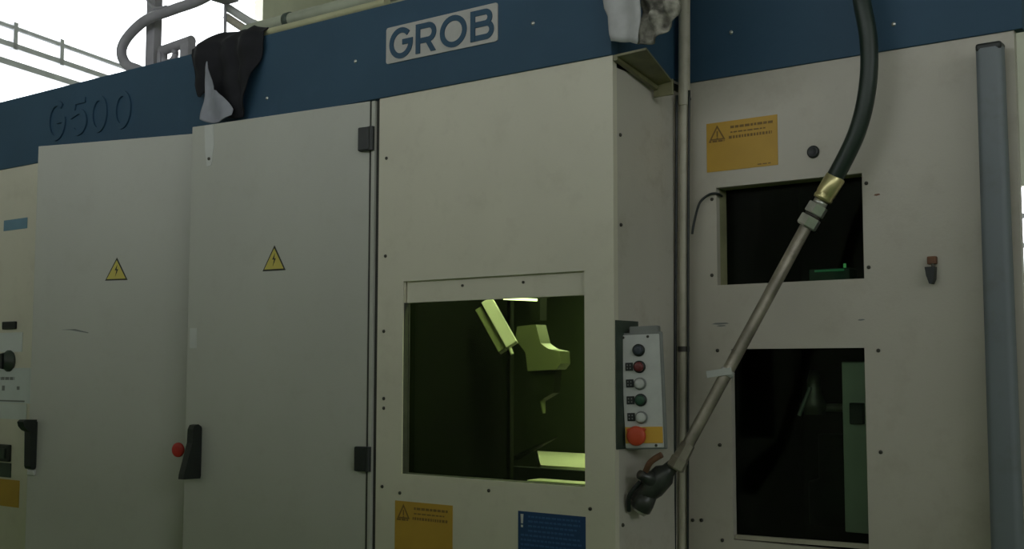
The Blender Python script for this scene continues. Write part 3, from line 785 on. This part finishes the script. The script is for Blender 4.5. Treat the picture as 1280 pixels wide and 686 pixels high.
# ------------------------------------------------------------------ coolant hose and its rigid pipe
HOS = thing('coolant_hose', 'thick black coolant hose with brass ferrule and slanting steel pipe', 'hose', (0.46, 0.28, 1.9))
def hpart(name, fn, parent=HOS):
    return keep(one(name, fn, parent))
TOP = Vector((0.42, 0.285, 1.937)); BOT = Vector((0.139, 0.095, 1.325))
dirp = (BOT-TOP).normalized()
FER0 = Vector((0.480, 0.30, 2.036))
hpart('rubber_hose', lambda b: b.tube([(0.50, 0.46, 2.86), (0.545, 0.34, 2.70), (0.562, 0.30, 2.52), (0.580, 0.30, 2.388), (0.574, 0.30, 2.265), (0.541, 0.30, 2.147), FER0-(FER0-TOP).normalized()*0.02], 0.0225, RUBBER, n=20, sub=10))
fd = (TOP-FER0).normalized()
hpart('ferrule', lambda b: b.lathe(FER0-fd*0.012, fd, [(0, 0.024), (0.004, 0.026), (0.05, 0.0255), (0.056, 0.0235), (0.062, 0.0255), (0.07, 0.024)], BRASS, n=24))
def nut(b):
    p = FER0+fd*0.060
    b.lathe(p, fd, [(0, 0.019), (0.012, 0.019)], ZINC, n=20)
    b.lathe(p+fd*0.012, fd, [(0, 0.025), (0.002, 0.027), (0.026, 0.027), (0.028, 0.025)], ZINC, n=6, smooth=False)
    b.lathe(p+fd*0.04, fd, [(0, 0.021), (0.008, 0.021)], SCREW, n=20)
    b.lathe(p+fd*0.048, fd, [(0, 0.026), (0.002, 0.028), (0.026, 0.028), (0.03, 0.024)], ZINC, n=6, smooth=False)
hpart('hex_fitting', nut)
hpart('steel_pipe', lambda b: (b.cyl(FER0+fd*0.13, BOT, 0.0158, STEEL, n=24)))
# valve at the lower end
vd = dirp
V0 = BOT
def valve(b):
    p = V0
    b.lathe(p, vd, [(-0.04, 0.019), (0.0, 0.021), (0.004, 0.024), (0.03, 0.024), (0.034, 0.019)], STEEL, n=6, smooth=False)
    q = Vector((0.060, 0.085, 1.248))
    d2 = (q-p).normalized()
    b.lathe(p+d2*0.02, d2, [(0, 0.016), (0.03, 0.02), (0.045, 0.031), (0.09, 0.034), (0.115, 0.028), (0.13, 0.022), (0.15, 0.022)], VALVE, n=20)
    b.lathe(Vector((0.075, 0.08, 1.262)), (-0.3, -0.9, 0.35), [(0, 0.02), (0.04, 0.018), (0.045, 0.013), (0.06, 0.012)], VALVE, n=16)
    e = Vector((0.034, 0.078, 1.20))
    b.lathe(q+(e-q)*0.3, (e-q), [(0, 0.024), (0.03, 0.028), (0.05, 0.028), (0.055, 0.02)], VALVE, n=16)
    b.lathe(e, (-0.5, -0.3, -0.8), [(0, 0.022), (0.012, 0.026), (0.022, 0.02)], ZINC, n=16)
hpart('ball_valve', valve)
def vlever(b):
    b.tube([(0.062, 0.045, 1.285), (0.085, 0.035, 1.315), (0.115, 0.04, 1.335)], 0.008, RUST, n=10)
    b.tube([(0.045, 0.05, 1.262), (0.018, 0.04, 1.225), (0.010, 0.05, 1.185)], 0.006, DARK, n=10)
hpart('valve_lever', vlever)
tp = TOP+(BOT-TOP)*0.645
def tie(b):
    a = dirp.orthogonal().normalized()
    b.lathe(tp-dirp*0.008, dirp, [(0, 0.0185), (0.016, 0.0185)], WHITEB, n=20)
    sd = Vector((0.80, -0.60, 0.0)).normalized()
    M_ = Matrix.Translation(tp+Vector((-0.012, -0.020, 0.0))) @ Matrix.Rotation(math.radians(-8), 4, 'Y')
    b.box(-0.036, 0.036, -0.002, 0.0, -0.009, 0.009, WHITEB, 0.0008, M_)
hpart('white_tag', tie)

# ------------------------------------------------------------------ grey post standing before the right panel
def post(b):
    n = 10; w_ = 0.070; d_ = 0.045; r = 0.016
    def sect(cx_, cy_, z, k=1.0):
        P = []
        for (sx, sy, a0) in ((1, -1, -90), (1, 1, 0), (-1, 1, 90), (-1, -1, 180)):
            for i in range(5):
                a = math.radians(a0+i*22.5)
                P.append(Vector((cx_+sx*(w_/2*k-r)+r*math.cos(a), cy_+sy*(d_/2-r)+r*math.sin(a), z)))
        return P
    A = sect(0.872, 0.335, 0.0, 1.12); B = sect(0.866, 0.335, 2.325, 0.90)
    k = len(A)
    b.add(A+B, [(i, (i+1) % k, k+(i+1) % k, k+i) for i in range(k)], GREYPOST, True)
    b.add(A, [tuple(range(k))[::-1]], GREYPOST)
    b.add(B, [tuple(range(k))], GREYPOST)
POST = thing('steel_post', 'blue-grey rounded steel post standing against the beige panel', 'post', (0.87, 0.335, 0))
keep(one('post_tube', post, POST))
keep(one('post_cap', lambda b: b.box(0.836, 0.896, 0.313, 0.357, 2.318, 2.338, DARK, 0.006), POST))

# ------------------------------------------------------------------ pipes, cables and cloths on top of the machine
tag(one('top_pipe', lambda b: (b.cyl((-1.47, 0.012, 2.681), (-0.834, 0.012, 2.681), 0.0135, TOPPIPE), b.cyl((-0.86, 0.012, 2.681), (-0.825, 0.012, 2.681), 0.016, TOPPIPE))), 'thin yellowed pipe ending on the fascia edge', 'pipe')
tp2 = thing('top_pipe', 'thick grey-green pipe carried on clamps behind the thin one', 'pipe', (-0.9, 0.13, ZT))
keep(one('pipe_run', lambda b: b.cyl((-1.62, 0.13, 2.757), (0.0, 0.13, 2.757), 0.024, GREENPIPE), tp2))
for x in (-1.4, -0.75, -0.1):
    keep(one('pipe_clamp', lambda b: (b.box(x-0.012, x+0.012, 0.10, 0.16, ZT, 2.735, DGREEN, 0.002), b.lathe((x-0.012, 0.13, 2.757), (1, 0, 0), [(0, 0.028), (0.024, 0.028)], DGREEN)), tp2))
def mast(b):
    b.box(-2.43, -2.375, 0.28, 0.32, ZT, 4.2, CABLE, 0.003)
    b.box(-2.46, -2.34, 0.25, 0.35, ZT, ZT+0.012, CABLE, 0.002)
tag(one('cable_mast', mast), 'upright grey mast on the machine top beside the cable loop', 'mast')
tag(one('cable_loop', lambda b: b.tube([(-1.62, 0.24, 3.22), (-1.80, 0.24, 3.05), (-2.0, 0.24, 2.985), (-2.2, 0.24, 2.972), (-2.37, 0.24, 2.962), (-2.49, 0.24, 2.915), (-2.535, 0.24, 2.86), (-2.50, 0.24, 2.80), (-2.42, 0.24, 2.765), (-2.33, 0.24, 2.72), (-2.28, 0.24, 2.690)], 0.021, CABLE, n=14)), 'thick grey cable looped over the top of the machine', 'cable')
tag(one('thin_cable', lambda b: b.tube([(-2.41, 0.24, 3.10), (-2.36, 0.235, 3.04), (-2.30, 0.23, 2.995), (-2.22, 0.225, 2.985)], 0.006, CABLE)), 'thin grey cable slanting from the mast to the cable loop', 'cable')
def clampbar(b):
    b.cyl((-2.335, 0.29, 2.838), (-2.14, 0.29, 2.850), 0.020, CABLE)
    pts = [(-2.285+0.042*math.cos(a_), 0.29, 2.812+0.028*math.sin(a_)) for a_ in [i*2*math.pi/14 for i in range(15)]]
    b.tube(pts, 0.013, CABLE, n=10, sub=3)
    b.box(-2.338, -2.318, 0.27, 0.31, ZT, 2.83, CABLE, 0.003)
    b.box(-2.19, -2.14, 0.27, 0.31, ZT, 2.84, CABLE, 0.003)
tag(one('lifting_eye', clampbar), 'grey bar with a round eye on the machine top', 'lifting eye')
for dy, lab in ((0.0, 'pale conduit stub slanting behind the black cloth, upper of a pair'), (1.0, 'pale conduit stub slanting behind the black cloth, lower of a pair')):
    tag(one('conduit_stub', lambda b: b.tube([(-2.02-0.01*dy, 0.37, 2.978-0.035*dy), (-1.90-0.01*dy, 0.37, 2.905-0.035*dy), (-1.78-0.01*dy, 0.37, 2.838-0.035*dy), (-1.70-0.05*dy, 0.36, 2.76-0.02*dy), (-1.64-0.06*dy, 0.35, 2.684)], 0.016, PLATE if dy == 0 else DUCTG, n=12)), lab, 'conduit')
tag(one('junction_box', lambda b: (b.box(-2.01, -1.93, 0.27, 0.35, 2.98, 3.15, CABLE, 0.006), b.cyl((-1.995, 0.335, ZT), (-1.995, 0.335, 2.99), 0.006, CABLE, n=10))), 'small grey junction box on a stalk above the cable loop', 'box')

def drape(name, xs, tops, bots, yfun, m_, label, cat, nx=40, nz=26, thick=0.004):
    def interp(x, ys):
        for i in range(len(xs)-1):
            if xs[i] <= x <= xs[i+1]:
                t = (x-xs[i])/(xs[i+1]-xs[i]); return ys[i]*(1-t)+ys[i+1]*t
        return ys[-1]
    b = MB(); vs = []; fs = []
    for i in range(nx+1):
        x = xs[0]+(xs[-1]-xs[0])*i/nx
        t_, bt = interp(x, tops), interp(x, bots)
        for j in range(nz+1):
            z = t_+(bt-t_)*j/nz
            jit = 0.004*math.sin(31*x+17*z)
            vs.append((x+jit, yfun(x, z), z))
    for i in range(nx):
        for j in range(nz):
            a = i*(nz+1)+j
            fs.append((a, a+1, a+nz+2, a+nz+1))
    b.add(vs, fs, m_, True)
    o = b.build(name)
    md = o.modifiers.new('thickness', 'SOLIDIFY'); md.thickness = thick; md.offset = 0
    return tag(o, label, cat)
def yblack(x, z):
    base = -0.028-0.012*math.sin(26*x+1)-0.010*math.sin(55*x+9*z)-0.004*math.sin(70*z)
    if z > ZT+0.01:
        base += (z-ZT-0.01)*1.6
    return base
drape('black_cloth', [-1.735, -1.715, -1.69, -1.655, -1.625, -1.60, -1.57, -1.53, -1.49, -1.45, -1.415, -1.36],
      [2.70, 2.735, 2.735, 2.742, 2.745, 2.748, 2.742, 2.735, 2.725, 2.72, 2.705, 2.695],
      [2.655, 2.630, 2.500, 2.490, 2.505, 2.47, 2.44, 2.405, 2.395, 2.395, 2.47, 2.62], yblack, CLOTH, 'ragged black cloth draped over the blue fascia', 'cloth', nx=60)
def ybag(x, z):
    return -0.062-0.006*math.sin(60*x+20*z)-0.007*math.sin(33*x-40*z)
drape('plastic_sheet', [-1.610, -1.600, -1.588, -1.565, -1.535, -1.505, -1.47],
      [2.49, 2.60, 2.60, 2.50, 2.49, 2.465, 2.42],
      [2.40, 2.395, 2.39, 2.385, 2.385, 2.39, 2.40], ybag, BAG, 'dusty grey plastic sheet hanging below the black cloth', 'plastic sheet', nx=30, thick=0.002)
def yr1(x, z):
    return -0.030-0.006*math.sin(90*x+10*z)-0.004*math.sin(60*z+20*x)
drape('hanging_rag', [-0.005, 0.012, 0.02, 0.05, 0.075, 0.098, 0.102],
      [2.78]*7, [2.50, 2.47, 2.405, 2.398, 2.395, 2.383, 2.388], yr1, RAGW, 'pale grey rag hanging over the fascia corner', 'rag', nx=28)
def yr2(x, z):
    return -0.012-0.012*math.sin(120*x+30*z)-0.012*math.sin(95*z-40*x)
drape('hanging_rag', [0.090, 0.108, 0.135, 0.155, 0.175, 0.192, 0.21],
      [2.78]*7, [2.388, 2.385, 2.382, 2.40, 2.415, 2.435, 2.47], yr2, RAGD, 'stained dark rag bunched beside the pale one', 'rag', nx=34)
tag(one('rag_hook_bar', lambda b: (b.box(-0.02, 0.24, -0.02, 0.0, 2.775, 2.79, DGREEN, 0.002), b.box(-0.025, 0.0, -0.006, 0.02, ZT-0.03, 2.79, DGREEN, 0.002))), 'steel hanger bar above the fascia corner holding the rags', 'bar')
